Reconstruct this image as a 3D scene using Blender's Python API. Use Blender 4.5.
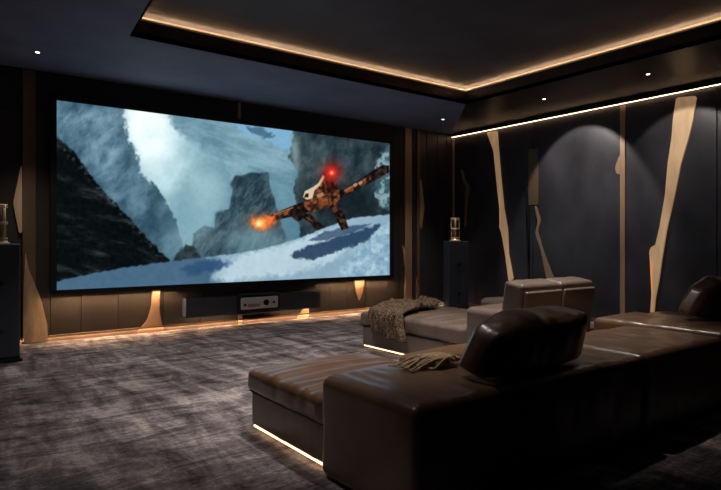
import bpy, bmesh, math, random
import numpy as np
from mathutils import Vector, Matrix, noise

# ------------------------------------------------------------ scene basics
S = bpy.context.scene
C = S.collection
for o in list(bpy.data.objects):
    bpy.data.objects.remove(o)

CAM_H = 1.30
F = 578.0
AX = math.radians(36.65)
cam_d = bpy.data.cameras.new('camera')
cam = bpy.data.objects.new('camera', cam_d)
C.objects.link(cam)
cam.location = (0, 0, CAM_H)
cam.rotation_euler = (math.radians(90), 0, -AX)
cam_d.sensor_width = 36
cam_d.lens = F / 721 * 36
cam_d.shift_y = -4 / 721
cam_d.clip_start = 0.05
S.camera = cam

S.view_settings.view_transform = 'Standard'
S.view_settings.look = 'None'
S.view_settings.gamma = 1
S.view_settings.use_curve_mapping = False
S.view_settings.exposure = 0.0

w = bpy.data.worlds.new('world')
S.world = w
w.use_nodes = True
w.node_tree.nodes['Background'].inputs[0].default_value = (0.02, 0.025, 0.035, 1)
w.node_tree.nodes['Background'].inputs[1].default_value = 0.02

# strengths of the room's lights and the added fill lights
WARM = (1.0, 0.64, 0.36)
K_SCREEN = 1.12
K_TRAY = 26.0
K_COVE = 14.0
K_FLOOR_FILL = 130.0
K_SOFA = 4.0
W_SPOT = 90.0
W_SEAT_FILL = 300.0
W_WALL = 120.0

# room dimensions
XL, XR, YB, YF, ZC = -0.9, 8.6, -1.6, 8.4, 3.48

sa, ca = math.sin(AX), math.cos(AX)


def ray(px, py):
    r = (px - 360.5) / F
    return Vector((ca * r + sa, -sa * r + ca, (241 - py) / F))


def onF(px, py, Y=YF):
    d = ray(px, py)
    t = Y / d.y
    return (d.x * t, CAM_H + d.z * t)


def onR(px, py, X=XR):
    d = ray(px, py)
    t = X / d.x
    return (d.y * t, CAM_H + d.z * t)


def srgb(r, g, b):
    def f(c):
        c /= 255
        return c / 12.92 if c <= 0.04045 else ((c + 0.055) / 1.055) ** 2.4
    return (f(r), f(g), f(b), 1)


# ------------------------------------------------------------ materials
def newmat(name):
    m = bpy.data.materials.new(name)
    m.use_nodes = True
    nt = m.node_tree
    b = nt.nodes['Principled BSDF']
    return m, nt, b


def coord(nt, scale=(1, 1, 1), kind='Object'):
    tc = nt.nodes.new('ShaderNodeTexCoord')
    mp = nt.nodes.new('ShaderNodeMapping')
    mp.inputs['Scale'].default_value = scale
    nt.links.new(tc.outputs[kind], mp.inputs[0])
    return mp.outputs[0]


def geo_coord(nt, scale=(1, 1, 1)):
    g = nt.nodes.new('ShaderNodeNewGeometry')
    mp = nt.nodes.new('ShaderNodeMapping')
    mp.inputs['Scale'].default_value = scale
    nt.links.new(g.outputs['Position'], mp.inputs[0])
    return mp.outputs[0]


def tex_noise(nt, vec, scale, detail=4, rough=.55, dist=0):
    n = nt.nodes.new('ShaderNodeTexNoise')
    n.inputs['Scale'].default_value = scale
    n.inputs['Detail'].default_value = detail
    n.inputs['Roughness'].default_value = rough
    n.inputs['Distortion'].default_value = dist
    nt.links.new(vec, n.inputs['Vector'])
    return n.outputs['Fac']


def ramp(nt, fac, stops):
    r = nt.nodes.new('ShaderNodeValToRGB')
    el = r.color_ramp.elements
    while len(el) > 2:
        el.remove(el[-1])
    for i, (p, c) in enumerate(stops):
        e = el[i] if i < 2 else el.new(p)
        e.position = p
        e.color = c
    nt.links.new(fac, r.inputs[0])
    return r.outputs[0]


def bump(nt, h, bsdf, strength=.3, dist=.01, prev=None):
    b = nt.nodes.new('ShaderNodeBump')
    b.inputs['Strength'].default_value = strength
    b.inputs['Distance'].default_value = dist
    nt.links.new(h, b.inputs['Height'])
    if prev is not None:
        nt.links.new(prev, b.inputs['Normal'])
    nt.links.new(b.outputs[0], bsdf.inputs['Normal'])
    return b.outputs[0]


def simple(name, col, rough=.5, metal=0, nscale=0, namp=.3, bs=0, spec=.5, stretch=(1, 1, 1), bdist=.01):
    m, nt, b = newmat(name)
    b.inputs['Roughness'].default_value = rough
    b.inputs['Metallic'].default_value = metal
    b.inputs['Specular IOR Level'].default_value = spec
    if nscale:
        v = geo_coord(nt, stretch)
        f = tex_noise(nt, v, nscale, 5)
        lo = tuple(c * (1 - namp) for c in col[:3]) + (1,)
        hi = tuple(min(1, c * (1 + namp)) for c in col[:3]) + (1,)
        nt.links.new(ramp(nt, f, [(.3, lo), (.7, hi)]), b.inputs['Base Color'])
        if bs:
            bump(nt, f, b, bs, bdist)
    else:
        b.inputs['Base Color'].default_value = col
    return m


def emit(name, col, strength):
    m, nt, b = newmat(name)
    nt.nodes.remove(b)
    e = nt.nodes.new('ShaderNodeEmission')
    e.inputs[0].default_value = tuple(col[:3]) + (1,)
    e.inputs[1].default_value = strength
    nt.links.new(e.outputs[0], nt.nodes['Material Output'].inputs[0])
    return m


def carpet_mat():
    m, nt, b = newmat('carpet')
    b.inputs['Roughness'].default_value = 1
    b.inputs['Specular IOR Level'].default_value = .05
    a = tex_noise(nt, geo_coord(nt, (.8, 3.4, 1)), 1.7, 9, .70, 1.0)
    c = tex_noise(nt, geo_coord(nt, (3.2, .8, 1)), 1.5, 7, .68, .6)
    mx = nt.nodes.new('ShaderNodeMath'); mx.operation = 'ADD'
    nt.links.new(a, mx.inputs[0]); nt.links.new(c, mx.inputs[1])
    md = nt.nodes.new('ShaderNodeMath'); md.operation = 'MULTIPLY'; md.inputs[1].default_value = .5
    nt.links.new(mx.outputs[0], md.inputs[0])
    col = ramp(nt, md.outputs[0], [(.40, (.08, .066, .072, 1)), (.5, (.26, .222, .235, 1)), (.59, (.60, .53, .52, 1))])
    fine = tex_noise(nt, geo_coord(nt, (1, 1.8, 1)), 22, 6, .75)
    mr = nt.nodes.new('ShaderNodeMapRange')
    mr.inputs['From Min'].default_value = .3; mr.inputs['From Max'].default_value = .7
    mr.inputs['To Min'].default_value = .45; mr.inputs['To Max'].default_value = 1.55
    nt.links.new(fine, mr.inputs[0])
    mv = nt.nodes.new('ShaderNodeVectorMath'); mv.operation = 'SCALE'
    nt.links.new(col, mv.inputs[0]); nt.links.new(mr.outputs[0], mv.inputs['Scale'])
    nt.links.new(mv.outputs[0], b.inputs['Base Color'])
    f = tex_noise(nt, geo_coord(nt), 90, 3, .7)
    n1 = bump(nt, f, b, .9, .02)
    bump(nt, md.outputs[0], b, .6, .03, n1)
    return m


def leather_mat(name, c0, c1, rough=.33):
    m, nt, b = newmat(name)
    b.inputs['Specular IOR Level'].default_value = .62
    v = geo_coord(nt)
    f = tex_noise(nt, v, 5, 6, .6)
    nt.links.new(ramp(nt, f, [(.3, c0), (.7, c1)]), b.inputs['Base Color'])
    r = nt.nodes.new('ShaderNodeMapRange')
    r.inputs['To Min'].default_value = rough + .02
    r.inputs['To Max'].default_value = rough + .12
    nt.links.new(f, r.inputs[0]); nt.links.new(r.outputs[0], b.inputs['Roughness'])
    g = nt.nodes.new('ShaderNodeTexVoronoi')
    g.inputs['Scale'].default_value = 260
    nt.links.new(v, g.inputs['Vector'])
    n1 = bump(nt, g.outputs['Distance'], b, .12, .002)
    k = tex_noise(nt, v, 9, 3, .5, .6)
    bump(nt, k, b, .12, .012, n1)
    b.inputs['Coat Weight'].default_value = .45
    b.inputs['Coat Roughness'].default_value = .2
    return m


M = {}
M['carpet'] = carpet_mat()
M['leather'] = leather_mat('brown_leather', (.13, .068, .036, 1), (.19, .105, .060, 1), .28)
M['leather_far'] = leather_mat('taupe_leather', (.15, .112, .094, 1), (.20, .15, .125, 1), .28)
M['navy_ceiling'] = simple('navy_ceiling', (.17, .20, .30, 1), .75, 0, 2.0, .15, .15, .3)
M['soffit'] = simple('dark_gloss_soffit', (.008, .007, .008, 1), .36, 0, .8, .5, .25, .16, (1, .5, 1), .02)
M['tray_ceiling'] = simple('tray_ceiling', (.085, .09, .115, 1), .6, 0, 1.5, .25, .25, .3)
M['fascia'] = simple('bronze_fascia', (.06, .045, .035, 1), .4, .3, 6, .2)
M['cove_inner'] = simple('cove_inner', (.75, .68, .58, 1), .8)
M['wall_brown'] = simple('brown_wall_panel', (.040, .032, .028, 1), .5, 0, 1.8, .25, .1, .4, (1, 1, .3))
M['wall_navy'] = simple('navy_wall_panel', (.040, .036, .045, 1), .40, .0, 1.3, .6, .12, .5, (1, 1, .7), .03)
M['wall_shaded'] = simple('shaded_wall_top', (.012, .014, .022, 1), .5)
M['wall_dark'] = simple('dark_wall', (.012, .011, .012, 1), .6)
M['bronze'] = simple('brushed_bronze', (.50, .31, .19, 1), .38, .25, 3, .3, .1, .5, (1, 1, .2))
M['bronze_dark'] = simple('aged_bronze', (.20, .125, .08, 1), .4, .25, 3, .3, .1, .5, (1, 1, .2))
M['gold'] = simple('gold_leaf_inlay', (.70, .48, .28, 1), .45, .25, 3.0, .45, .7, .5, (1, 1, .3), .05)
M['black'] = simple('matt_black', (.006, .006, .007, 1), .5)
M['speaker'] = simple('slate_speaker_lacquer', (.06, .072, .10, 1), .4, 0, 4, .1)
M['speaker_trim'] = simple('speaker_black', (.008, .009, .012, 1), .35)
M['silver'] = simple('silver_front', (.9, .89, .87, 1), .4, 0, 30, .08)
M['gold_glow'] = simple('gold_inlay_added_glow', (.74, .50, .29, 1), .5, 0, 3.0, .45, .7, .5, (1, 1, .3), .05)
_b = M['gold_glow'].node_tree.nodes['Principled BSDF']
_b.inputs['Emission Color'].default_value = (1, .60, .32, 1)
_b.inputs['Emission Strength'].default_value = .22  # faint emission added so the gold inlay looks lit
M['brass'] = simple('polished_brass', (.80, .60, .36, 1), .35, .3, 10, .15)
M['led_tray'] = emit('led_tray', WARM, K_TRAY)
M['led_cove'] = emit('led_cove', (1, .62, .36), K_COVE)
M['led_floor_fill'] = emit('led_floor_fill', (1, .64, .36), K_FLOOR_FILL)
M['led_bar_fill'] = emit('led_soundbar_fill', (1, .66, .40), 26.0)
M['led_sofa_dim'] = emit('led_floor', (1, .66, .40), 40.0)
M['led_sofa'] = emit('led_sofa', (1, .64, .34), K_SOFA)
M['lens'] = emit('downlight_lens', (1, .95, .88), 9)
M['fur'] = simple('blond_fur', (.50, .36, .22, 1), .8, 0, 60, .5, .6, .2, (1, .3, 1))


def knit_mat():
    m, nt, b = newmat('brown_knit')
    b.inputs['Roughness'].default_value = .9
    v = geo_coord(nt)
    vo = nt.nodes.new('ShaderNodeTexVoronoi'); vo.inputs['Scale'].default_value = 75
    nt.links.new(v, vo.inputs['Vector'])
    f = tex_noise(nt, v, 18, 5, .7)
    ad = nt.nodes.new('ShaderNodeMath'); ad.operation = 'MULTIPLY'
    nt.links.new(vo.outputs['Distance'], ad.inputs[0]); nt.links.new(f, ad.inputs[1])
    nt.links.new(ramp(nt, ad.outputs[0], [(.12, (.02, .013, .009, 1)), (.34, (.25, .165, .105, 1))]), b.inputs['Base Color'])
    bump(nt, vo.outputs['Distance'], b, .9, .02)
    return m


M['knit'] = knit_mat()
M['glass'] = simple('smoked_glass', (.9, .82, .7, 1), .05)
M['glass'].node_tree.nodes['Principled BSDF'].inputs['Transmission Weight'].default_value = 1.0


# ------------------------------------------------------------ object helpers
def thing(name, label, cat, loc=(0, 0, 0), group=None, rotz=0):
    o = bpy.data.objects.new(name, None)
    C.objects.link(o)
    o.empty_display_size = .1
    o.location = loc
    o.rotation_euler = (0, 0, rotz)
    o['label'] = label
    o['category'] = cat
    if group:
        o['group'] = group
    return o


def tag(o, label, cat, group=None):
    o['label'] = label
    o['category'] = cat
    if group:
        o['group'] = group
    return o


def finish(name, bm, mat, parent=None, smooth=False, origin=None, local=False):
    """World-space bmesh -> object. For a child the verts move into the parent's frame."""
    me = bpy.data.meshes.new(name)
    bmesh.ops.recalc_face_normals(bm, faces=bm.faces)
    off = Vector((0, 0, 0))
    if parent is not None and not local:
        p = parent
        while p is not None:
            off += Vector(p.location)
            p = p.parent
    elif origin is not None:
        off = Vector(origin)
    if off.length > 0:
        bmesh.ops.translate(bm, verts=bm.verts, vec=-off)
    bm.to_mesh(me)
    bm.free()
    me.materials.append(mat)
    if smooth:
        for p in me.polygons:
            p.use_smooth = True
    o = bpy.data.objects.new(name, me)
    C.objects.link(o)
    if parent is not None:
        o.parent = parent
    elif origin is not None:
        o.location = origin
    return o


def struct(name, bm, mat, smooth=False):
    o = finish(name, bm, mat, None, smooth)
    o['kind'] = 'structure'
    return o


def box(bm, x0, x1, y0, y1, z0, z1, bev=0, seg=2):
    vs = [bm.verts.new((x, y, z)) for x in (x0, x1) for y in (y0, y1) for z in (z0, z1)]
    q = [(0, 1, 3, 2), (4, 6, 7, 5), (0, 4, 5, 1), (2, 3, 7, 6), (0, 2, 6, 4), (1, 5, 7, 3)]
    fs = [bm.faces.new([vs[i] for i in f]) for f in q]
    if bev:
        es = list({e for f in fs for e in f.edges})
        bmesh.ops.bevel(bm, geom=es, offset=bev, segments=seg, affect='EDGES', profile=.5)
    return bm


def B(*a, **k):
    return box(bmesh.new(), *a, **k)


def cyl(bm, c, r, z0, z1, n=24, r2=None):
    r2 = r if r2 is None else r2
    a = [bm.verts.new((c[0] + r * math.cos(2 * math.pi * i / n), c[1] + r * math.sin(2 * math.pi * i / n), z0)) for i in range(n)]
    b = [bm.verts.new((c[0] + r2 * math.cos(2 * math.pi * i / n), c[1] + r2 * math.sin(2 * math.pi * i / n), z1)) for i in range(n)]
    for i in range(n):
        bm.faces.new((a[i], a[(i + 1) % n], b[(i + 1) % n], b[i]))
    bm.faces.new(a[::-1]); bm.faces.new(b)
    return bm


def lathe(bm, c, prof, n=28):
    rings = []
    for r, z in prof:
        rings.append([bm.verts.new((c[0] + r * math.cos(2 * math.pi * i / n), c[1] + r * math.sin(2 * math.pi * i / n), z)) for i in range(n)])
    for a, b in zip(rings, rings[1:]):
        for i in range(n):
            bm.faces.new((a[i], a[(i + 1) % n], b[(i + 1) % n], b[i]))
    bm.faces.new(rings[0][::-1]); bm.faces.new(rings[-1])
    return bm


def ring_tube(bm, c, R, r, z, n=32, m=10):
    rs = []
    for i in range(n):
        t = 2 * math.pi * i / n
        rs.append([bm.verts.new((c[0] + (R + r * math.cos(2 * math.pi * j / m)) * math.cos(t),
                                 c[1] + (R + r * math.cos(2 * math.pi * j / m)) * math.sin(t),
                                 z + r * math.sin(2 * math.pi * j / m))) for j in range(m)])
    for i in range(n):
        for j in range(m):
            bm.faces.new((rs[i][j], rs[(i + 1) % n][j], rs[(i + 1) % n][(j + 1) % m], rs[i][(j + 1) % m]))
    return bm


def cyl_y(bm, x, z, r, y0, y1, n=24):
    a = [bm.verts.new((x + r * math.cos(2 * math.pi * i / n), y0, z + r * math.sin(2 * math.pi * i / n))) for i in range(n)]
    b = [bm.verts.new((x + r * math.cos(2 * math.pi * i / n), y1, z + r * math.sin(2 * math.pi * i / n))) for i in range(n)]
    for i in range(n):
        bm.faces.new((a[i], a[(i + 1) % n], b[(i + 1) % n], b[i]))
    bm.faces.new(a[::-1]); bm.faces.new(b)
    return bm


def smooth_poly(pts, it=2):
    """Chaikin corner cutting after splitting long edges."""
    if it:
        q = []
        for i in range(len(pts)):
            a, b = pts[i], pts[(i + 1) % len(pts)]
            n = max(1, int(math.hypot(a[0] - b[0], a[1] - b[1]) / .07))
            q += [(a[0] + (b[0] - a[0]) * k / n, a[1] + (b[1] - a[1]) * k / n) for k in range(n)]
        pts = q
    for _ in range(it):
        q = []
        n = len(pts)
        for i in range(n):
            a, b = pts[i], pts[(i + 1) % n]
            q.append((a[0] * .75 + b[0] * .25, a[1] * .75 + b[1] * .25))
            q.append((a[0] * .25 + b[0] * .75, a[1] * .25 + b[1] * .75))
        pts = q
    return pts


def prism(bm, pts3a, pts3b):
    a = [bm.verts.new(p) for p in pts3a]
    b = [bm.verts.new(p) for p in pts3b]
    n = len(a)
    for i in range(n):
        bm.faces.new((a[i], a[(i + 1) % n], b[(i + 1) % n], b[i]))
    f1 = bm.faces.new(a[::-1]); f2 = bm.faces.new(b)
    bmesh.ops.triangulate(bm, faces=[f1, f2])
    return bm


def soft_box(x0, x1, y0, y1, z0, z1, r=.05, puff=.02, side=.01, wr=.006, wdir='x', seed=0, res=.035,
             wfreq=9.0, xf=None, rip=0.0, rax='y',  crease=0.0, sag=0.0):
    """Upholstered block: rounded corners, crowned top, bulging sides and leather wrinkles."""
    bm = bmesh.new()
    dims = (x1 - x0, y1 - y0, z1 - z0)
    cx, cy, cz = (x0 + x1) / 2, (y0 + y1) / 2, (z0 + z1) / 2
    h = [d / 2 for d in dims]
    r = min(r, min(h) * .95)

    def spacing(hh):
        n = max(4, int((2 * hh - 2 * r) / res))
        core = list(np.linspace(-hh + r, hh - r, n + 1))
        rim = [r * t for t in (0, .3, .6, .82)]
        return [-hh + q for q in rim] + core + [hh - q for q in rim[::-1]]
    gx, gy, gz = spacing(h[0]), spacing(h[1]), spacing(h[2])
    cache = {}

    def vert(p):
        key = tuple(round(c, 5) for c in p)
        if key in cache:
            return cache[key]
        q = Vector([max(-h[i] + r, min(h[i] - r, p[i])) for i in range(3)])
        d = Vector(p) - q
        nrm = d.normalized() if d.length > 1e-9 else Vector((0, 0, 0))
        v = q + nrm * r
        u, vv, ww = v.x / h[0], v.y / h[1], v.z / h[2]
        fu, fv, fw = max(0, 1 - u * u), max(0, 1 - vv * vv), max(0, 1 - ww * ww)
        cr = (fu * fv) ** .5
        v.z += puff * cr * (1 if v.z > 0 else -.2) - sag * fu * fu * fv * (1 if v.z > 0 else 0)
        v.x += side * (1 if v.x > 0 else -1) * (fv * fw) ** .5 * abs(u) ** 4
        v.y += side * (1 if v.y > 0 else -1) * (fu * fw) ** .5 * abs(vv) ** 4
        if wr:
            if wdir == 'x':      # folds that run along x, repeat along y
                c1 = Vector((v.x * 1.4, v.y * wfreq, v.z * 2 + seed * 7.3))
            elif wdir == 'y':
                c1 = Vector((v.x * wfreq, v.y * 1.4, v.z * 2 + seed * 7.3))
            else:
                c1 = Vector((v.x * wfreq, v.y * wfreq, v.z * 1.3 + seed * 7.3))
            a = noise.noise(c1) * wr + noise.noise(c1 * 2.3 + Vector((3, 1, 5))) * wr * .5
            v += (nrm * a if nrm.length else Vector((0, 0, 0)))
        if rip and nrm.z >= 0 and v.z > 0:
            cc_, oo = (v.y, v.x) if rax == 'y' else (v.x, v.y)
            ph = cc_ * 52 + 5.0 * noise.noise(Vector((oo * 1.1, cc_ * 2.5, seed)))
            v.z += rip * math.sin(ph) * (.35 + .9 * abs(noise.noise(Vector((oo * 2.2, cc_ * 3, seed + 5)))))
        wv = Vector((v.x + cx, v.y + cy, v.z + cz))
        if xf:
            wv = xf(wv)
        cache[key] = bm.verts.new(wv)
        return cache[key]

    def grid(A, Bb, f):
        for i in range(len(A) - 1):
            for j in range(len(Bb) - 1):
                vs = [vert(f(A[i], Bb[j])), vert(f(A[i + 1], Bb[j])), vert(f(A[i + 1], Bb[j + 1])), vert(f(A[i], Bb[j + 1]))]
                if len(set(vs)) == 4:
                    try:
                        bm.faces.new(vs)
                    except ValueError:
                        pass
    for s in (-1, 1):
        grid(gx, gy, lambda a, b: (a, b, s * h[2]))
        grid(gx, gz, lambda a, b: (a, s * h[1], b))
        grid(gy, gz, lambda a, b: (s * h[0], a, b))
    return bm


def dup(root, loc, rotz=None, label=None, group=None):
    r = root.copy(); C.objects.link(r)
    r.location = loc
    if rotz is not None:
        r.rotation_euler = (0, 0, rotz)
    if label:
        r['label'] = label
    if group:
        r['group'] = group
    for ch in list(root.children):
        c = ch.copy(); C.objects.link(c); c.parent = r
        for g in list(ch.children):
            d = g.copy(); C.objects.link(d); d.parent = c
    return r


# ------------------------------------------------------------ room shell
struct('floor', B(XL - .2, XR + .2, YB - .2, YF + .2, -.1, 0), M['carpet'])

# tray opening in the lower ceiling
HY, HX = 6.38, 6.83
H = [(1.717, HY), (HX, HY), (HX, -.6), (1.035, -.6)]
ZL = 3.685       # top of lip
ZU = 3.755       # upper ceiling


def ringquad(bm, a, b, c, d, z0, z1):
    prism(bm, [(p[0], p[1], z0) for p in (a, b, c, d)], [(p[0], p[1], z1) for p in (a, b, c, d)])


bm = bmesh.new()
ringquad(bm, (XL, YF), (XR, YF), H[1], H[0], ZC, ZC + .05)
ringquad(bm, (XL, YB), (XL, YF), H[0], H[3], ZC, ZC + .05)
ringquad(bm, (XR, YB), (XL, YB), H[3], H[2], ZC, ZC + .05)
ceil = struct('ceiling', bm, M['navy_ceiling'])
bm = bmesh.new()
ringquad(bm, (XR, YF), (XR, YB), H[2], H[1], ZC, ZC + .05)
struct('ceiling_soffit', bm, M['soffit'])


def offs(k):
    return [(H[0][0] - k, H[0][1] + k), (H[1][0] + k, H[1][1] + k), (H[2][0] + k, H[2][1] - k), (H[3][0] - k, H[3][1] - k)]


def ring(bm, k0, k1, z0, z1):
    a, b = offs(k0), offs(k1)
    for i in range(4):
        j = (i + 1) % 4
        ringquad(bm, a[i], a[j], b[j], b[i], z0, z1)


bm = bmesh.new(); ring(bm, 0, .02, ZC, ZL)
struct('trim_tray_fascia', bm, M['fascia'])
bm = bmesh.new(); ring(bm, .02, .12, ZC + .10, ZC + .12); ring(bm, .12, .14, ZC + .10, ZU)
struct('trim_cove_channel', bm, M['cove_inner'])
bm = bmesh.new()
box(bm, XL, XR, YB, YF, ZU, ZU + .05)
struct('ceiling_tray', bm, M['tray_ceiling'])
# lip edge bead (catches the glow)
bm = bmesh.new(); ring(bm, -.012, .025, ZL - .02, ZL)
struct('trim_tray_bead', bm, M['cove_inner'])

# side walls out of the picture
struct('wall_left', B(XL - .15, XL, YB - .15, YF + .15, 0, ZU + .05), M['wall_brown'])
struct('wall_back', B(XL - .15, XR + .15, YB - .15, YB, 0, ZU + .05), M['wall_dark'])

# front wall: dark carcass with panels in front of it
bm = bmesh.new()
box(bm, XL - .15, XR + .15, YF + .03, YF + .2, 0, ZU + .05)
struct('wall_front', bm, M['wall_dark'])
seams = [XL, -.2, .42] + [onF(p, 300)[0] for p in (21.5, 50, 81, 118, 163, 200, 239, 290, 330, 347, 366, 399)] + [onF(411, 300)[0]]
bm = bmesh.new()
for a, b in zip(seams, seams[1:]):
    box(bm, a + .004, b - .004, YF, YF + .03, .02, 2.95, .003, 1)
struct('wall_front_panels', bm, M['wall_brown'])
struct('trim_shade_band', B(XL, seams[-1], YF - .01, YF + .03, 2.955, ZC), M['wall_shaded'])  # upper wall's shade put in as a darker-coloured band
# navy return panels between the screen wall and the corner
bm = bmesh.new()
xs = [onF(p, 240)[0] for p in (412.5, 426, 437, 446)] + [XR]
for a, b in zip(xs, xs[1:]):
    box(bm, a + .004, b - .004, YF - .02, YF + .03, .02, ZC, .004, 1)
struct('wall_front_corner_panels', bm, M['wall_navy'])

# right wall
struct('wall_right', B(XR + .03, XR + .2, YB - .15, YF + .15, 0, ZU + .05), M['wall_dark'])
rs = [onR(p, 200)[0] for p in (453, 476, 533, 623, 717)]
edges = [YF] + rs + [2.2, 1.1, 0, YB]
bm = bmesh.new()
for a, b in zip(edges, edges[1:]):
    box(bm, XR, XR + .03, b + .004, a - .004, .02, ZC, .004, 1)
struct('wall_right_panels', bm, M['wall_navy'])
struct('baseboard_front', B(XL, XR, YF - .012, YF + .02, 0, .045, .003, 1), M['bronze_dark'])
struct('trim_8', B(XL, XR - .05, YF - .048, YF + .01, .070, .082, .002, 1), M['bronze_dark'])  # ledge and lip added to hide the foot strip and turn its light down
struct('trim_9', B(XL, XR - .05, YF - .048, YF - .044, .060, .071), M['bronze_dark'])
struct('baseboard_right', B(XR - .012, XR + .02, YB, YF - .02, 0, .06, .003, 1), M['bronze_dark'])


# straight bronze strips
def stripF(name, p0, p1, y0, mat, z0=.05, z1=None, th=.02, Y=YF):
    a = onF(p0, y0)[0]; b = onF(p1, y0)[0]
    return struct(name, B(a, b, Y - th, Y + .01, z0, z1 or ZC - .01, .004, 2), mat)


stripF('trim_1', 22.5, 35.5, 300, M['bronze_dark'])
stripF('trim_2', 404, 411, 300, M['bronze'], th=.035)
stripF('trim_3', 415, 418, 240, M['bronze_dark'], th=.06)
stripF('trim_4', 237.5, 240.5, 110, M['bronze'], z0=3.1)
bm = bmesh.new()
for p0, p1, n in ((451.5, 454.5, 5), (620.5, 625.5, 6), (529, 538.5, 7)):
    ya, yb = onR(p0, 200)[0], onR(p1, 200)[0]
    z0, z1 = .06, ZC - .09
    if n == 7:
        z0, z1 = onR(533, 205)[1], onR(533, 149)[1]
    struct('trim_%d' % n, B(XR - .018, XR + .01, yb, ya, z0, z1, .004, 2), M[{5: 'gold', 6: 'bronze', 7: 'bronze_dark'}[n]])
bm.free()


# ------------------------------------------------------------ organic inlays
def inlay(side, pts, label, mat='gold', th=.03, sm=2, group=None, name='wall_inlay'):
    if side == 'R':
        q = [onR(*p) for p in pts]
        q = smooth_poly(q, sm)
        cy = sum(p[0] for p in q) / len(q); cz = min(p[1] for p in q)
        cxm = sum(p[0] for p in q) / len(q)
        a = [(XR + .005, p[0], p[1]) for p in q]
        b = [(XR - th, cxm + (p[0] - cxm) * 1.0, p[1]) for p in q]
        org = (XR, cy, cz)
    else:
        Y = side if isinstance(side, float) else YF
        q = [onF(p[0], p[1], Y) for p in pts]
        q = smooth_poly(q, sm)
        cx = sum(p[0] for p in q) / len(q); cz = min(p[1] for p in q)
        a = [(p[0], Y + .005, p[1]) for p in q]
        b = [(p[0], Y - th, p[1]) for p in q]
        org = (cx, Y, cz)
    bm = prism(bmesh.new(), a, b)
    o = finish(name, bm, M[mat], None, False, org)
    return tag(o, label, 'wall inlay', group)


def zp(pts, ox, oy, s):
    return [(ox + x / s, oy + y / s) for x, y in pts]


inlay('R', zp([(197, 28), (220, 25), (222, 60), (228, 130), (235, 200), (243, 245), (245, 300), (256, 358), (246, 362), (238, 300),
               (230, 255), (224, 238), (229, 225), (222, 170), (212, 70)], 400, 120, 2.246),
      'tall golden jagged inlay tapering down the right wall near the corner speaker', 'gold_glow')
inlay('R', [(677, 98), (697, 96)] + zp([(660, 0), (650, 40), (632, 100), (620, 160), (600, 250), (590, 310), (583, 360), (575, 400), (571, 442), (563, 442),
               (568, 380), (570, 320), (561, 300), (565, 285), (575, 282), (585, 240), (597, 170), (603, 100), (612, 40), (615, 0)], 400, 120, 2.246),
      'widest bright golden jagged inlay at the far right of the right wall', 'gold_glow')
inlay('R', zp([(497, 75), (489, 92), (484, 108), (488, 122), (498, 122)], 400, 120, 2.246),
      'small bronze knot shape beside the straight strip on the right wall', 'bronze', .02)
inlay('R', zp([(276, 148), (283, 152), (289, 175), (293, 230), (288, 300), (293, 360), (289, 362), (284, 300), (287, 230), (284, 180)], 400, 120, 2.246),
      'thin dark crack inlay under the short strip, left of the two', 'black', .012)
inlay('R', zp([(303, 192), (308, 195), (317, 225), (311, 250), (322, 290), (333, 320), (347, 356), (330, 356), (318, 295), (305, 255), (310, 228)], 400, 120, 2.246),
      'thin zigzag bronze crack inlay right of the dark crack', 'bronze', .016)
inlay('R', zp([(137, 112), (142, 112), (147, 135), (158, 150), (152, 182), (149, 240), (145, 240), (147, 182), (152, 155), (143, 140)], 400, 120, 2.246),
      'very thin branch-like bronze inlay beside the corner speaker', 'bronze', .012)
inlay('F', [(20.5, 166), (13, 203), (18.5, 233), (21.8, 233), (21.8, 166)],
      'golden leaf-shaped inlay above the left speaker')
inlay(YF - .02, [(25, 252), (28, 268), (41, 300), (47, 325), (47.5, 341), (23, 343.2), (23, 300)],
      'golden flame-shaped inlay at floor level left of the screen', sm=1)
inlay('F', [(152, 288), (160, 288), (158, 308), (161, 322), (164, 330.5), (136, 333), (147, 320), (151, 306)],
      'golden flared inlay below the left half of the screen', 'bronze', sm=1)
inlay('F', [(238, 311), (241.5, 311), (241.5, 324), (238, 324.3)], 'narrow golden inlay peeping out under the centre of the soundbar', sm=0)
inlay('F', [(296, 318.5), (302, 309), (308, 306), (308, 317.3)], 'small golden inlay peeping out under the right half of the soundbar', sm=1)
inlay('F', [(353, 276), (364, 276), (362, 291), (358.5, 301), (355, 290)], 'golden drop-shaped inlay below the right end of the screen', 'bronze', sm=1)
inlay('F', [(401.5, 244), (408, 258), (411, 272), (404, 268)], 'small golden shard inlay right of the screen', sm=1)
inlay(YF - .02, [(417, 178), (420.5, 180), (423.5, 208), (420.5, 230), (416, 216), (418.5, 200)],
      'golden sliver inlay on the dark panel between screen and corner', sm=2)

# ------------------------------------------------------------ light strips
# tray LEDs: four lengths lying in the cove channel
o4 = offs(.075)
sides = ['front', 'right', 'rear', 'left']
lab = ['warm light strip in the ceiling tray along the screen side',
       'warm light strip in the ceiling tray along the right side',
       'warm light strip in the ceiling tray behind the seats',
       'warm light strip in the ceiling tray along the left side']
for i in (0, 1):
    a, b = Vector(o4[i]), Vector(o4[(i + 1) % 4])
    if i == 1:
        b = Vector((b.x, 1.2))
    d = (b - a).normalized(); n = Vector((-d.y, d.x)) * .012
    q = [a + n, b + n, b - n, a - n]
    bm = prism(bmesh.new(), [(p.x, p.y, ZC + .125) for p in q], [(p.x, p.y, ZC + .14) for p in q])
    mid = (a + b) / 2
    tag(finish('light_strip', bm, M['led_tray'], None, False, (mid.x, mid.y, ZC + .12)), lab[i], 'light strip', 'ceiling tray light strips')
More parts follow.
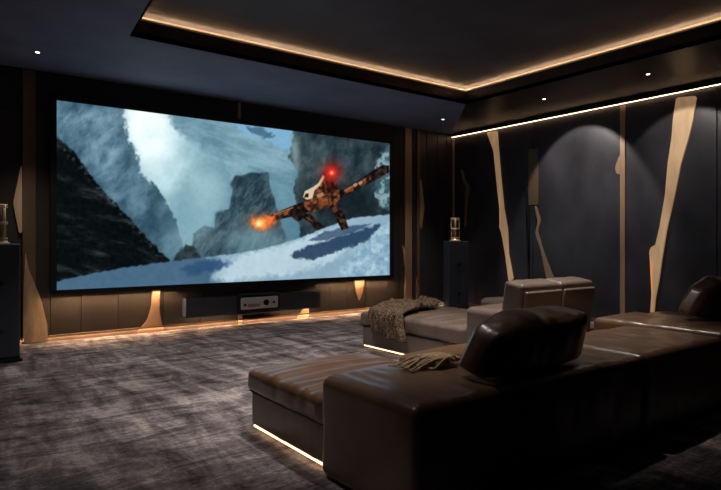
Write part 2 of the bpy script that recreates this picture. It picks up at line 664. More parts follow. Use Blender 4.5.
# wall-top cove on the right wall
tag(finish('light_strip', B(XR - .048, XR - .042, .2, YF - .03, 3.414, 3.419), M['led_cove'], None, False, (XR, 4.3, 3.405)),
    'thin warm light strip along the top of the right wall', 'light strip')
struct('trim_10', B(XR - .058, XR, .15, YF - .03, 3.419, 3.432), M['black'])  # added shield keeping the strip's light off the ceiling
# strip at the foot of the screen wall
tag(finish('light_strip', B(XL + .1, XR - .2, YF - .040, YF - .026, .066, .070), M['led_sofa_dim'], None, False, (3.5, YF, .01)),
    'thin warm light strip at the foot of the screen wall', 'light strip')

# ------------------------------------------------------------ downlights
spots = [(.99, 7.57, 'small square downlight in the ceiling above the left speaker'),
         (7.36, 7.42, 'small downlight in the ceiling near the far right corner'),
         (7.55, 5.43, 'small downlight in the dark right soffit, farther of the two'),
         (7.51, 3.81, 'small downlight in the dark right soffit, nearer of the two'),
         (.85, 3.2, 'small added fill downlight in the left ceiling border, level with the nearest chaise')]  # last one is unseen fill, added for the arm and chaise sides
# fill lights added in the raised tray over the seats, out of view
tray_fills = [(2.6, 4.3, 'small added fill light in the tray above the nearest chaise'),
              (4.7, 3.7, 'small added fill light in the tray above the far chaise'),
              (2.7, 3.5, 'small added fill light in the tray above the front edge of the nearest sofa'),
              (4.3, 3.3, 'small added fill light in the tray above the middle of the seats')]
d0 = None
for i, (x, y, lb) in enumerate(spots):
    if d0 is None:
        d0 = thing('downlight', lb, 'downlight', (x, y, ZC), 'ceiling downlights')
        bm = bmesh.new()
        ring_tube(bm, (x, y), .026, .005, ZC - .003, 28, 8)
        finish('trim_ring', bm, M['silver'], d0, True)
        finish('lens', cyl(bmesh.new(), (x, y), .021, ZC - .006, ZC - .001), M['lens'], d0)
    else:
        dup(d0, (x, y, ZC), None, lb, 'ceiling downlights')
    ld = bpy.data.lights.new('spot_beam', 'SPOT')
    ld.energy = (W_WALL if y > 5 else W_WALL * .45) if x > 7.45 else (W_SPOT if y > 5 else W_SPOT * .6)
    ld.color = (1, .93, .85)
    ld.shadow_soft_size = .03
    lo = bpy.data.objects.new('spot_beam', ld)
    C.objects.link(lo)
    lo.location = (x, y, ZC - .02)
    if x > 7.45:       # wall washers tilted to the right wall
        ld.spot_size = math.radians(74); ld.spot_blend = .22
        lo.rotation_euler = Vector((1.0, 0, -1.19)).to_track_quat('-Z', 'Y').to_euler()
    else:
        ld.spot_size = math.radians(70); ld.spot_blend = .8
        lo.rotation_euler = (0, 0, 0)
for k_, (x, y, lb) in enumerate(tray_fills):
    dup(d0, (x, y, ZU), None, lb, 'added tray fill lights')
    ld = bpy.data.lights.new('spot_beam', 'SPOT')
    ld.energy = W_SEAT_FILL if k_ < 2 else W_SEAT_FILL * .8; ld.color = (1, .90, .80); ld.shadow_soft_size = .05
    ld.spot_size = math.radians(84 if k_ < 2 else 62); ld.spot_blend = .9
    lo = bpy.data.objects.new('spot_beam', ld); C.objects.link(lo)
    lo.location = (x, y, ZU - .02)
    lo.rotation_euler = (math.radians(14 if k_ < 2 else 0), 0, 0)


# ------------------------------------------------------------ projection screen
def screen_picture():
    x0, z0 = onF(56.5, 290, 8.32); x1, z1 = onF(389.5, 143.5, 8.32)
    zt = onF(56.5, 100.5, 8.32)[1]; zb = (z0 + onF(389.5, 275, 8.32)[1]) / 2
    zt = (zt + z1) / 2
    return x0, x1, zb, zt


SX0, SX1, SZ0, SZ1 = screen_picture()
NX, NZ = 620, 276


def fbm(X, Y, seed, octv=5, gain=.55):
    rng = np.random.RandomState(seed)
    out = np.zeros_like(X); amp = 1; tot = 0
    for k in range(octv):
        g = rng.rand(257, 257)
        xi = np.floor(X).astype(int); yi = np.floor(Y).astype(int)
        fx = X - xi; fy = Y - yi
        fx = fx * fx * (3 - 2 * fx); fy = fy * fy * (3 - 2 * fy)
        xi &= 255; yi &= 255
        v = (g[xi, yi] * (1 - fx) + g[xi + 1, yi] * fx) * (1 - fy) + (g[xi, yi + 1] * (1 - fx) + g[xi + 1, yi + 1] * fx) * fy
        out += v * amp; tot += amp; amp *= gain; X = X * 2.03 + 11.7; Y = Y * 2.03 + 5.3
    return out / tot


def make_picture():
    # picture plane sampled; px, py are the places in the wide picture (0..334 x 0..~160 scale of the photo)
    X = np.linspace(SX0, SX1, NX + 1)[None, :].repeat(NZ + 1, 0)
    Z = np.linspace(SZ0, SZ1, NZ + 1)[:, None].repeat(NX + 1, 1)
    rr = ca * X - sa * 8.32; ff = sa * X + ca * 8.32
    px = 360.5 + F * rr / ff
    py = 241 - F * (Z - CAM_H) / ff
    def col(r, g, b): return np.array([r, g, b], float)
    def L(a, b, t): return a + (b - a) * t[..., None]
    def ss(a, b, t):
        t = np.clip((t - a) / (b - a), 0, 1); return t * t * (3 - 2 * t)
    def poly(pts, soft=.8, rag=0, seed=1, fr=.25):
        qx, qy = px, py
        if rag:
            qx = px + (fbm(px * fr, py * fr, seed, 4) - .5) * rag * 2
            qy = py + (fbm(px * fr, py * fr, seed + 1, 4) - .5) * rag * 2
        inside = np.zeros(px.shape, bool); dist = np.full(px.shape, 1e9)
        n = len(pts)
        for i in range(n):
            ax, ay = pts[i]; bx, by = pts[(i + 1) % n]
            if ay != by:
                c = ((ay > qy) != (by > qy)) & (qx < (bx - ax) * (qy - ay) / (by - ay) + ax)
                inside ^= c
            dx, dy = bx - ax, by - ay
            t = np.clip(((qx - ax) * dx + (qy - ay) * dy) / (dx * dx + dy * dy + 1e-9), 0, 1)
            dist = np.minimum(dist, np.hypot(qx - ax - t * dx, qy - ay - t * dy))
        sd = np.where(inside, dist, -dist)
        return np.clip(sd / soft * .5 + .5, 0, 1)
    def gl(cx, cy, sx, sy): return np.exp(-(((px - cx) / sx) ** 2 + ((py - cy) / sy) ** 2))
    N1 = fbm(px * .06, py * .06, 3, 5); N2 = fbm(px * .22, py * .22, 9, 5); N3 = fbm(px * .34, py * .34, 14, 3, .45)
    # mist background
    img = np.zeros(px.shape + (3,)) + col(92, 138, 156)
    img = L(img, col(58, 96, 116), ss(150, 300, px) * .55 * (1 - gl(150, 140, 60, 50)))
    img = L(img, col(160, 196, 204), np.clip(gl(165, 175, 45, 55) * 1.0, 0, 1))
    img = L(img, col(226, 244, 246), np.clip(gl(150, 134, 30, 42) * 1.2, 0, 1))
    img = L(img, col(235, 246, 242), np.clip(gl(143, 112, 22, 24) * 1.0, 0, 1))
    img = img + ((N1 - .5) * 38)[..., None]
    # right ice mass
    m = poly([(168, 100), (172, 124), (184, 136), (197, 142), (208, 156), (222, 160), (230, 178), (238, 205), (300, 215), (300, 100)], 3, 5, 21)
    st = .55 * fbm((px + py * .6) * .03, (py * 1.0 - px * .35) * .14, 31, 7, .62) + .45 * fbm(px * .05, py * .05, 33, 5)
    c = L(np.zeros_like(img) + col(84, 122, 138), col(136, 172, 186), ss(.25, .8, st))
    img = L(img, c, m * (1 - .65 * ss(150, 215, py)))
    m = poly([(228, 112), (292, 122), (292, 152), (278, 148), (262, 138), (248, 136), (236, 128)], 2, 4, 23)
    img = L(img, col(122, 172, 206), m * .85)
    m = poly([(245, 125), (262, 128), (276, 137), (262, 137), (250, 131)], 1, 3, 24)
    img = L(img, col(52, 82, 100), m * .7)
    # distant grey spire shapes in the mist
    m = poly([(172, 200), (184, 172), (196, 188), (206, 215), (206, 250), (172, 250)], 6, 6, 41)
    img = L(img, col(112, 152, 166), m * .6)
    # misty left cliff
    m = poly([(40, 90), (124, 90), (125, 120), (127, 138), (136, 150), (140, 172), (150, 182), (158, 215), (166, 262), (56, 262)], 1.6, 4, 51)
    st = .5 * fbm((px - py * .4) * .05, (py + px * .7) * .09, 61, 7, .62) + .5 * fbm(px * .05, py * .03, 62, 6, .6)
    c = L(np.zeros_like(img) + col(30, 58, 76), col(112, 148, 166), ss(.22, .85, st) * .85)
    c = L(c, col(150, 186, 200), np.clip(gl(82, 118, 34, 9) * .6 + gl(112, 160, 9, 40) * .5 + gl(95, 150, 12, 22) * .5, 0, 1) * ss(.3, .65, st) * 1.0)
    img = L(img, c, m * .93)
    # pinnacle
    m = poly([(151, 180), (157, 187), (168, 205), (178, 225), (188, 262), (140, 262), (144, 215), (147, 190)], 1, 3, 71)
    c = L(np.zeros_like(img) + col(38, 66, 82), col(86, 120, 134), ss(.25, .85, st))
    img = L(img, c, m * (.95 - .55 * ss(195, 255, py) * ss(150, 185, px)))
    # centre rock
    m = poly([(191, 262), (194, 234), (204, 226), (214, 228), (215, 213), (230, 208), (232, 190), (230, 184), (236, 176), (252, 172), (268, 173),
              (270, 184), (276, 206), (288, 242), (288, 262)], 1, 1.6, 81, .12)
    c = L(np.zeros_like(img) + col(30, 50, 60), col(74, 100, 110), ss(.25, .85, fbm(px * .2 + py * .1, py * .12, 91, 6, .65)))
    img = L(img, c, m * (1 - .55 * ss(215, 262, py) * ss(215, 250, px)))
    img = L(img, col(150, 182, 190), gl(255, 238, 34, 16) * .45)
    img = L(img, col(160, 192, 200), np.clip(gl(212, 195, 20, 34) * .6 + gl(185, 238, 24, 16) * .3, 0, 1) * (1 - poly([(213, 262), (215, 213), (230, 208), (232, 190), (236, 176), (270, 172), (288, 262)], 4)))
    # big right rock
    m = poly([(290, 118), (400, 130), (400, 230), (300, 248), (299, 215), (294, 190), (297, 172), (289, 158), (293, 140)], 1, 3, 101)
    st2 = .5 * fbm(px * .09 + 3, py * .05 + px * .03, 111, 7, .62) + .5 * fbm(px * .05, py * .06, 113, 6, .6)
    c = L(np.zeros_like(img) + col(20, 32, 38), col(82, 104, 110), ss(.25, .85, st2))
    c = L(c, col(150, 176, 182), gl(296, 165, 4, 22) * .55 + gl(292, 145, 6, 10) * .4)
    c = L(c, col(16, 26, 32), gl(350, 205, 50, 26) * .75)
    img = L(img, c, m)
    m = poly([(376, 196), (376, 165), (384, 148), (392, 142), (392, 212), (380, 205)], 1.5, 4, 121)
    img = L(img, L(np.zeros_like(img) + col(60, 88, 98), col(150, 182, 190), ss(.4, .65, N2)), m * .8)
    # dark foreground ridge
    m = poly([(50, 130), (58, 138), (74, 152), (90, 174), (108, 196), (126, 214), (146, 236), (163, 254), (170, 262), (150, 275), (50, 292)], .9, 2, 131)
    st3 = fbm(px * .035 + py * .01, py * .13 - px * .03, 141, 7, .66)
    c = L(np.zeros_like(img) + col(8, 13, 15), col(54, 62, 62), ss(.4, .95, st3))
    c = L(c, col(92, 108, 112), (poly([(60, 140), (90, 172), (130, 214), (166, 256), (160, 258), (120, 214), (84, 174), (58, 146)], 3, 3, 151)) * ss(.5, .8, N3) * .5)
    img = L(img, c, m)
    m = poly([(172, 262), (178, 252), (186, 244), (193, 246), (200, 258), (196, 264)], .8, 2, 161)
    img = L(img, L(np.zeros_like(img) + col(22, 34, 40), col(58, 74, 78), N2), m)
    # snow ground
    m = poly([(50, 283), (75, 277), (110, 270), (150, 264), (200, 258), (240, 253), (262, 249), (300, 238), (330, 226), (352, 218), (372, 216), (400, 213), (400, 300), (50, 300)], .8, 1.2, 171)
    c = L(np.zeros_like(img) + col(64, 92, 116), col(136, 166, 184), ss(196, 225, px + (N1 - .5) * 50 + (262 - py) * .4))
    c = L(c, col(188, 210, 220), poly([(215, 268), (245, 254), (300, 240), (345, 226), (345, 236), (318, 246), (345, 250), (330, 262), (300, 272), (240, 280), (212, 282)], 3, 5, 181) * .8)
    c = L(c, col(74, 108, 134), (1 - ss(185, 235, px)) * .5)
    c = c + ((N1 - .5) * 30)[..., None] * ss(190, 240, px)[..., None]
    # machine shadow
    sh = poly([(292, 254), (306, 246), (330, 240), (352, 232), (382, 224), (392, 226), (392, 234), (372, 240), (340, 250), (312, 259), (294, 259)], 1.2, 3, 191)
    sh = np.maximum(sh, poly([(308, 240), (324, 232), (350, 226), (372, 224), (350, 234), (324, 241)], 1, 2, 195) * .8)
    c = L(c, col(28, 50, 78), sh * .85)
    c = L(c, col(40, 72, 108), poly([(180, 268), (205, 260), (232, 262), (218, 270), (190, 276)], 2, 3, 201) * .8)
    # mound
    md = poly([(336, 276), (346, 262), (356, 250), (366, 244), (374, 232), (384, 224), (394, 218), (394, 284)], 1.2, 2.5, 211)
    c = L(c, L(np.zeros_like(img) + col(110, 148, 172), col(176, 202, 214), ss(.1, .95, N2)), md)
    img = L(img, c, m)
    # ---- four-legged machine
    def Z3(p): return [(240 + x / 4.506, 150 + y / 4.506) for x, y in p]
    rust = L(np.zeros_like(img) + col(30, 18, 15), col(128, 72, 46), ss(.2, .8, N3))
    dark = L(np.zeros_like(img) + col(16, 13, 14), col(66, 40, 32), ss(.3, .9, N3))
    img = L(img, dark, poly(Z3([(400, 250), (442, 232), (470, 290), (490, 352), (458, 362), (436, 318)]), .5))
    img = L(img, dark, poly(Z3([(262, 282), (318, 288), (356, 325), (384, 350), (340, 358), (318, 330), (285, 308)]), .5))
    img = L(img, dark, poly(Z3([(440, 190), (520, 145), (600, 92), (640, 68), (672, 70), (672, 100), (640, 120), (600, 140), (520, 185), (452, 218)]), .5, .4))
    img = L(img, rust, poly(Z3([(470, 178), (560, 128), (590, 125), (590, 142), (520, 178), (472, 200)]), .6))
    img = L(img, col(170, 160, 150), poly(Z3([(508, 158), (520, 148), (530, 156), (518, 168)]), .4) * .9)
    img = L(img, col(170, 160, 150), poly(Z3([(532, 148), (546, 138), (554, 148), (540, 158)]), .4) * .9)
    img = L(img, dark, poly(Z3([(140, 292), (240, 250), (300, 225), (345, 220), (345, 262), (290, 285), (240, 300), (180, 312), (150, 322)]), .5, .3))
    img = L(img, rust, poly(Z3([(150, 290), (230, 262), (290, 246), (290, 256), (230, 276), (155, 304)]), .5))
    img = L(img, dark, poly(Z3([(230, 296), (285, 285), (280, 312), (262, 324), (244, 312)]), .5))
    img = L(img, rust, poly(Z3([(288, 232), (330, 205), (352, 160), (376, 118), (392, 128), (432, 134), (446, 180), (452, 218), (425, 250), (360, 270), (318, 285), (292, 262)]), .5, .4))
    img = L(img, col(150, 84, 44), poly(Z3([(355, 218), (408, 205), (412, 244), (366, 262)]), .5) * .5)
    img = L(img, col(206, 186, 156), poly(Z3([(284, 212), (292, 186), (330, 166), (352, 150), (374, 112), (382, 122), (360, 160), (336, 182), (326, 218), (300, 224)]), .5))
    img = L(img, col(30, 22, 20), poly(Z3([(288, 214), (296, 196), (310, 196), (308, 214)]), .4))
    img = L(img, col(24, 14, 12), poly(Z3([(388, 152), (410, 140), (432, 160), (420, 200), (396, 190)]), .6) * .7)
    for pp, cc in (([(150, 288), (240, 256), (240, 262), (152, 296)], (170, 110, 66)), ([(470, 182), (560, 134), (560, 139), (472, 188)], (168, 112, 72)),
                   ([(316, 250), (352, 240), (354, 262), (320, 270)], (44, 26, 20)), ([(396, 210), (400, 246), (404, 246), (401, 209)], (30, 18, 14)),
                   ([(412, 262), (432, 252), (440, 276), (424, 286)], (96, 60, 42)), ([(446, 316), (470, 308), (474, 322), (452, 330)], (84, 54, 40)),
                   ([(344, 200), (372, 190), (380, 206), (350, 216)], (176, 132, 88)), ([(196, 280), (214, 274), (216, 290), (200, 296)], (150, 92, 54)),
                   ([(600, 118), (640, 92), (646, 104), (606, 130)], (28, 24, 26)), ([(300, 300), (330, 318), (326, 326), (296, 306)], (100, 64, 44))):
        img = L(img, col(*cc), poly(Z3(pp), .5) * .8)
    # glow and sparks
    for cx_, cy_, s1, c1, k in ((331.5, 172.5, 10, col(190, 20, 12), .75), (331.5, 172.5, 4.6, col(255, 50, 34), 1.0), (331.8, 172.8, 1.6, col(255, 190, 165), 1.0)):
        img = L(img, c1, np.clip(gl(cx_, cy_, s1, s1) * k, 0, 1))
    img = L(img, col(225, 92, 40), np.clip(gl(262, 222, 12, 7) * .75 * (.5 + N3), 0, 1))
    img = L(img, col(236, 110, 50), poly([(252, 216), (258, 219), (264, 215), (274, 214), (276, 221), (268, 227), (262, 231), (255, 228), (251, 224)], 2.0, 4, 221, .5) * np.clip(N3 * 1.6, 0, 1))
    img = L(img, col(255, 190, 90), np.clip(gl(260, 223, 5, 4.2) * 1.2, 0, 1))
    img = L(img, col(255, 238, 190), np.clip(gl(259, 224, 2.3, 2.2), 0, 1))
    img = np.clip(img + ((N3 - .5) * 10)[..., None], 0, 255) / 255
    lin = np.where(img <= .04045, img / 12.92, ((img + .055) / 1.055) ** 2.4)
    return X, Z, lin


PXX, PZZ, LIN = make_picture()
scr = thing('projection_screen', 'huge wide projection screen on the front wall showing an icy canyon', 'screen',
            ((SX0 + SX1) / 2, 8.36, SZ0 - .06))
me = bpy.data.meshes.new('screen_picture')
nv = (NX + 1) * (NZ + 1)
off = scr.location
co = np.stack([PXX - off.x, np.full_like(PXX, 8.32 - off.y), PZZ - off.z], -1).reshape(-1, 3)
idx = np.arange(nv).reshape(NZ + 1, NX + 1)
fc = np.stack([idx[:-1, :-1], idx[:-1, 1:], idx[1:, 1:], idx[1:, :-1]], -1).reshape(-1, 4)
me.from_pydata(co.tolist(), [], fc.tolist())
at = me.color_attributes.new('picture', 'FLOAT_COLOR', 'POINT')
at.data.foreach_set('color', np.concatenate([LIN.reshape(-1, 3), np.ones((nv, 1))], 1).astype(np.float32).ravel())
mm, nt, b = newmat('screen_picture')
nt.nodes.remove(b)
va = nt.nodes.new('ShaderNodeVertexColor'); va.layer_name = 'picture'
em = nt.nodes.new('ShaderNodeEmission'); em.inputs[1].default_value = K_SCREEN
nt.links.new(va.outputs[0], em.inputs[0])
nt.links.new(em.outputs[0], nt.nodes['Material Output'].inputs[0])
me.materials.append(mm)
pic = bpy.data.objects.new('screen_picture', me)
C.objects.link(pic); pic.parent = scr
bm = bmesh.new()
fw = .075
box(bm, SX0 - fw, SX0, 8.29, 8.37, SZ0 - .042, SZ1 + fw, .006)
box(bm, SX1, SX1 + fw, 8.29, 8.37, SZ0 - .042, SZ1 + fw, .006)
box(bm, SX0 - fw, SX1 + fw, 8.29, 8.37, SZ0 - .042, SZ0, .006)
box(bm, SX0 - fw, SX1 + fw, 8.29, 8.37, SZ1, SZ1 + fw, .006)
finish('frame', bm, M['black'], scr)
finish('shade_lip', B(SX0 - fw, SX1 + fw, 8.284, 8.292, SZ0 - .058, SZ0 - .03), M['black'], scr)
finish('light_baffle', B(SX0 - fw, SX1 + fw, 8.326, 8.330, SZ0 - .060, SZ0 - .035), M['black'], scr)  # added baffle shades the wall from the hidden strips
for xa_, xb_ in ((SX0 - .05, 2.86), (5.40, SX1 + .05)):
    finish('light_strip', B(xa_, xb_, 8.296, 8.322, SZ0 - .0445, SZ0 - .0425), M['led_floor_fill'], scr)  # unseen strips added under the frame to brighten the floor
finish('backing', B(SX0 - .03, SX1 + .03, 8.335, YF, SZ0 - .03, SZ1 + .03), M['black'], scr)

# ------------------------------------------------------------ soundbar
bx0, bx1, bz0, bz1 = 2.97, 5.29, .19, .46
sb = thing('soundbar', 'long slate grey wall-mounted soundbar with a silver centre unit under the screen', 'soundbar', ((bx0 + bx1) / 2, YF, bz0))
c0, c1 = onF(237, 300, 8.22)[0], onF(281, 300, 8.22)[0]
finish('speaker_cabinet', B(bx0, c0 + .02, 8.24, YF - .001, bz0, bz1, .012), M['speaker'], sb)
finish('speaker_cabinet', B(c1 - .02, bx1, 8.24, YF - .001, bz0, bz1, .012), M['speaker'], sb)
finish('centre_housing', B(c0, c1, 8.215, YF - .001, bz0 - .03, bz1 + .025, .045, 4), M['speaker_trim'], sb, True)
finish('shade_lip', B(bx0, bx1, 8.24, 8.246, bz0 - .012, bz0 + .01), M['speaker'], sb)
finish('light_strip', B(bx0 + .05, bx1 - .05, 8.262, 8.29, bz0 - .003, bz0), M['led_bar_fill'], sb)  # unseen strip added to light the floor and wall below
face = finish('centre_unit', B(c0 + .06, c1 - .06, 8.195, 8.24, bz0 + .05, bz1 - .035, .02, 3), M['silver'], sb)
cxm = (c0 + c1) / 2
zc = (bz0 + bz1) / 2 + .01
finish('dial', cyl_y(bmesh.new(), cxm + .10, zc, .045, 8.175, 8.197), M['speaker_trim'], face)
finish('button', cyl_y(bmesh.new(), cxm + .235, zc - .005, .02, 8.185, 8.197), M['speaker_trim'], face)
finish('button', cyl_y(bmesh.new(), cxm - .26, zc - .02, .02, 8.185, 8.197), M['speaker_trim'], face)
finish('display_window', B(cxm - .21, cxm + .0, 8.188, 8.197, zc - .06, zc - .01, .004), M['bronze'], face)


# ------------------------------------------------------------ tower speakers + lanterns
def tower(loc, w_, d_, h_, label, rotz, name='tower_speaker'):
    t = thing(name, label, 'speaker', loc, 'tower speakers beside the screen', rotz)
    L_ = dict(local=True)
    finish('plinth', B(-w_ / 2 - .02, w_ / 2 + .02, -.02, d_ + .02, 0, .035, .006), M['speaker_trim'], t, **L_)
    finish('cabinet', B(-w_ / 2, w_ / 2, .012, d_, .035, h_, .012), M['speaker'], t, **L_)
    bf = finish('front_panel', B(-w_ / 2 + .004, w_ / 2 - .004, 0, .014, .05, h_ - .006, .006), M['speaker'], t, **L_)
    for zz, rr_ in ((h_ * .67, .03), (h_ * .26, .024)):
        k = finish('driver_badge', cyl_y(bmesh.new(), 0, zz, rr_, -.012, .001), M['speaker_trim'], bf, **L_)
    return t


tower((.60, 7.22, 0), .36, .42, 1.27, 'slate grey tower speaker cut by the left edge of the photo', 0)
ang = math.radians(-28)
tower((7.80, 7.45, 0), .38, .36, 1.30, 'dark tower speaker standing in the far right corner', ang)


def lantern(loc, label):
    t = thing('brass_lantern', label, 'lantern', loc, 'brass lanterns on the tower speakers')
    q = dict(local=True)
    finish('base', lathe(bmesh.new(), (0, 0), [(.105, 0), (.105, .012), (.085, .02), (.08, .04), (.055, .05)]), M['brass'], t, True, **q)
    for z in (.06, .22, .235, .40, .425):
        finish('ring', ring_tube(bmesh.new(), (0, 0), .075, .009, z), M['brass'], t, True, **q)
    for k in range(4):
        a = math.pi / 4 + k * math.pi / 2
        finish('post', cyl(bmesh.new(), (.075 * math.cos(a), .075 * math.sin(a)), .008, .04, .43, 10), M['brass'], t, True, **q)
    finish('core', lathe(bmesh.new(), (0, 0), [(.02, .04), (.035, .06), (.035, .2), (.02, .22), (.035, .25), (.03, .38), (.012, .42)]), M['bronze_dark'], t, True, **q)
    return t


l0 = lantern((.60, 7.42, 1.27), 'brass lantern standing on the left tower speaker')
dup(l0, (7.88, 7.62, 1.30), None, 'brass lantern standing on the corner tower speaker')
L = M['leather']
LF = M['leather_far']

# ------------------------------------------------------------ near sectional sofa
so = thing('sectional_sofa', 'large dark brown leather sectional nearest the camera, chaise on its left and low wide back', 'sofa', (3.3, 2.6, 0))
finish('chaise_base', soft_box(1.78, 2.76, 2.70, 3.66, .035, .27, .02, 0, .003, .003, 'z', 1), L, so, True)
finish('chaise_cushion', soft_box(1.755, 2.78, 2.66, 3.69, .265, .415, .045, .028, .008, .010, 'x', 2, wfreq=7, res=.018, rip=.006), L, so, True)
finish('chaise_piping', B(1.772, 2.768, 2.70, 3.668, .262, .272), M['black'], so)
finish('seat_base', B(2.79, 4.84, 2.66, 3.26, .075, .27, .02), L, so)
finish('seat_cushion', soft_box(2.79, 3.80, 2.62, 3.30, .27, .455, .05, .03, .01, .010, 'x', 3), L, so, True)
finish('seat_cushion', soft_box(3.81, 4.84, 2.62, 3.30, .27, .455, .05, .03, .01, .010, 'x', 4), L, so, True)
finish('back_block', soft_box(1.725, 3.69, 1.90, 2.70, .012, .555, .05, .02, .006, .010, 'y', 5, wfreq=5, res=.024, rip=.003, rax='x'), L, so, True)
finish('back_block', soft_box(3.70, 4.94, 1.90, 2.70, .012, .555, .05, .02, .006, .010, 'y', 6, wfreq=6, res=.024, rip=.004, rax='x'), L, so, True)
finish('plinth', B(1.90, 4.75, 2.02, 3.56, 0, .075), M['black'], so)
strip_ = finish('light_strip', B(1.79, 1.798, 2.74, 3.64, .022, .032), M['led_sofa'], so)
strip_['label'] = 'warm light strip glowing under the chaise'
for x, y in ((1.85, 1.99), (4.74, 1.99), (4.74, 3.1)):
    finish('foot', cyl(bmesh.new(), (x, y), .03, 0, .06, 16), M['bronze_dark'], so)


def lean(px_, py_, pz_, ang, rz=0.0):
    R = Matrix.Rotation(rz, 4, 'Z') @ Matrix.Rotation(ang, 4, 'X')
    P = Vector((px_, py_, pz_))
    return lambda v: P + R @ (v - P)


def lean_in(px_, py_, pz_, ang, rz, xl, k):
    """lean, with the left end slanting inwards towards the top"""
    f = lean(px_, py_, pz_, ang, rz)

    def g(v):
        u = max(0, 1 - (v.x - xl) / .35)
        t = min(1, abs((v.x - px_) / (px_ - xl))) ** 3
        yc = py_ + .14
        y = yc + (v.y - yc) * (1 - .35 * t)
        return f(Vector((v.x + (v.z - pz_) * k * u, y, v.z - (v.z - pz_) * .2 * u)))
    return g


def pillow(x0, x1, y0, y1, z0, z1, xf, seed, mat, label, puffy=.025):
    bm = soft_box(x0, x1, y0, y1, z0, z1, .05, .03, puffy, .012, 'z', seed, res=.020, wfreq=6, xf=xf)
    return tag(finish('cushion', bm, mat, None, True, ((x0 + x1) / 2, (y0 + y1) / 2, z0)), label, 'cushion')


pillow(2.26, 3.18, 1.975, 2.235, .572, .852, lean_in(2.72, 1.975, .572, math.radians(13), math.radians(0), 2.26, .36), 11, L,
       'large puffy brown leather cushion standing on the back of the nearest sofa')

# blond fur throw in the corner beside the cushion
bm = bmesh.new()
random.seed(4)
for k in range(70):
    t = k / 69
    ang = math.radians(150 + 45 * t)
    x0, y0 = 2.44 + random.uniform(-.05, .05), 2.42 + random.uniform(-.06, .08)
    ln = random.uniform(.20, .32)
    pts = []
    for s in range(7):
        u = s / 6
        pts.append(Vector((x0 + math.cos(ang) * ln * u + .012 * math.sin(5 * u + k), y0 + math.sin(ang) * ln * u * .8,
                           .590 + .05 * math.sin(math.pi * min(1, u * 1.1 + .1)) * (1 - .5 * u) + random.uniform(-.003, .003))))
    prev = None
    for s, p in enumerate(pts):
        rad = .013 * (1 - .75 * s / 6)
        d = (pts[min(s + 1, 6)] - pts[max(s - 1, 0)]).normalized()
        n1 = d.cross(Vector((0, 0, 1))).normalized(); n2 = d.cross(n1)
        rg = [bm.verts.new(p + (n1 * math.cos(a) + n2 * math.sin(a)) * rad) for a in (0, 1.57, 3.14, 4.71)]
        if prev:
            for i in range(4):
                bm.faces.new((prev[i], prev[(i + 1) % 4], rg[(i + 1) % 4], rg[i]))
        else:
            bm.faces.new(rg)
        prev = rg
    bm.faces.new(prev[::-1])
tag(finish('fur_throw', bm, M['fur'], None, True, (2.4, 2.42, .57)), 'blond fringed throw tucked beside the large leather cushion', 'throw')

# ------------------------------------------------------------ right-hand sofa, partly out of frame
sc = thing('lounge_sofa', 'brown leather sofa at the right edge with a broad flat arm', 'sofa', (5.6, 2.6, 0))
finish('armrest', soft_box(4.98, 5.75, 1.92, 3.06, .012, .585, .05, .012, .006, .008, 'x', 21, sag=.02), L, sc, True)
finish('seat_base', B(5.76, 7.2, 1.95, 3.3, .075, .27, .02), L, sc)
finish('seat_cushion', soft_box(5.76, 6.95, 2.55, 3.34, .27, .47, .05, .03, .01, .01, 'x', 22), L, sc, True)
finish('back_block', soft_box(5.76, 7.2, 1.92, 2.54, .28, .60, .05, .015, .006, .008, 'y', 23), L, sc, True)
finish('plinth', B(5.02, 7.1, 2.05, 3.1, 0, .08), M['black'], sc)
pillow(5.42, 6.30, 2.28, 2.50, .61, .92, lean_in(5.8, 2.3, .61, math.radians(14), math.radians(-6), 5.42, .45), 31, L,
       'brown leather cushion on the sofa at the right edge of the photo')

# ------------------------------------------------------------ far lounge sofa
sf = thing('chaise_sofa', 'taupe leather chaise lounge before the screen with two upright backrests', 'sofa', (4.95, 4.6, 0))
finish('chaise_base', soft_box(4.24, 5.40, 3.90, 5.66, .035, .27, .02, 0, .003, .003, 'z', 41), LF, sf, True)
finish('chaise_cushion', soft_box(4.215, 5.42, 3.90, 5.69, .268, .44, .045, .035, .01, .015, 'x', 42, wfreq=6, res=.022, rip=.007), LF, sf, True)
finish('chaise_piping', B(4.232, 5.40, 3.92, 5.665, .262, .27), M['black'], sf)
finish('armrest', soft_box(4.19, 5.56, 3.42, 3.93, .06, .655, .06, .015, .008, .006, 'z', 43), LF, sf, True)
finish('armrest', soft_box(5.43, 5.80, 3.62, 4.85, .06, .60, .06, .012, .006, .006, 'x', 44), LF, sf, True)


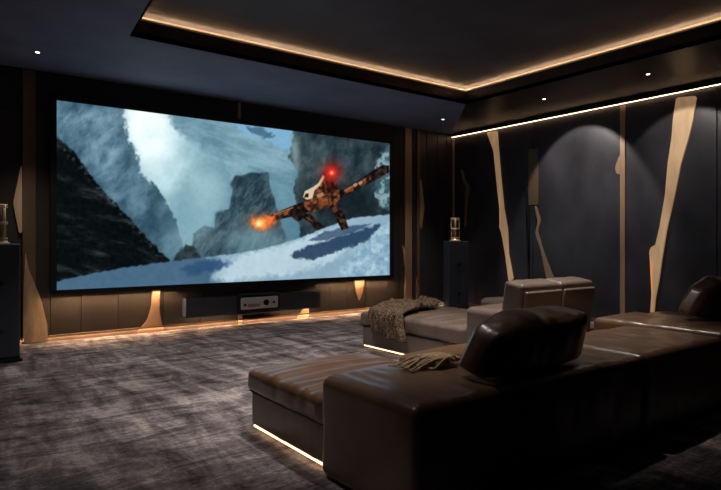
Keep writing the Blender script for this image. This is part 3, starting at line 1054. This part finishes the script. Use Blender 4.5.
def back(x0, x1, seed):
    bm = soft_box(x0, x1, 3.38, 3.60, .30, .915, .035, .008, .008, .006, 'z', seed, xf=lean((x0 + x1) / 2, 3.45, .4, math.radians(9)))
    b_ = finish('backrest', bm, LF, sf, True)
    pn = soft_box(x0 + .02, x1 - .02, 3.335, 3.375, .10, .86, .018, 0, .002, .002, 'z', seed + 1, xf=lean((x0 + x1) / 2, 3.45, .4, math.radians(9)))
    p_ = finish('back_panel', pn, LF, b_, True)


back(4.28, 4.86, 51)
back(4.87, 5.42, 53)
finish('plinth', B(4.36, 5.7, 3.5, 5.56, 0, .08), M['black'], sf)
s2 = finish('light_strip', B(4.25, 4.258, 4.0, 5.64, .022, .032), M['led_sofa'], sf)
s2['label'] = 'warm light strip glowing under the chaise'

# knitted throw draped over the far chaise
bm = bmesh.new()
NU, NV = 70, 60
rows = []
for j in range(NV + 1):
    v = j / NV            # along the length: 0 hem on the side, 1 far tip on the top
    row = []
    for i in range(NU + 1):
        u = i / NU - .5
        s = v * 1.12
        wdt = .54 - .16 * v + .06 * math.sin(v * 6)
        yc = 5.06 + .20 * v
        fold = .06 * math.sin(u * 26 + 3 * v + 2 * noise.noise(Vector((u * 3, v * 3, 1)))) + .045 * noise.noise(Vector((u * 9, v * 7, 4)))
        lift = abs(fold) + .018 + .08 * max(0, noise.noise(Vector((u * 6, v * 9, 8)))) * (1 if v > .2 else .4)
        drop = .26 + .05 * noise.noise(Vector((u * 5, 0, 2))) - .05 * u
        y = yc + u * wdt + .03 * noise.noise(Vector((u * 4, v * 5, 3)))
        if s < drop:
            x = 4.205 - lift; z = .47 - (drop - s)
            z = max(z, .1)
        else:
            k = s - drop
            x = 4.205 - lift * max(0, 1 - k * 8) + k * .95
            z = .476 + lift * min(1, .35 + k * 6) + .012 * math.sin(min(1, k / .6) * 3.1)
        row.append(bm.verts.new((x, y, z)))
    rows.append(row)
for j in range(NV):
    for i in range(NU):
        bm.faces.new((rows[j][i], rows[j][i + 1], rows[j + 1][i + 1], rows[j + 1][i]))
thr = finish('knitted_throw', bm, M['knit'], None, True, (4.6, 5.1, .45))
tag(thr, 'brown knitted throw crumpled over the edge of the far chaise', 'throw')
sm_ = thr.modifiers.new('thickness', 'SOLIDIFY'); sm_.thickness = .012; sm_.offset = 1
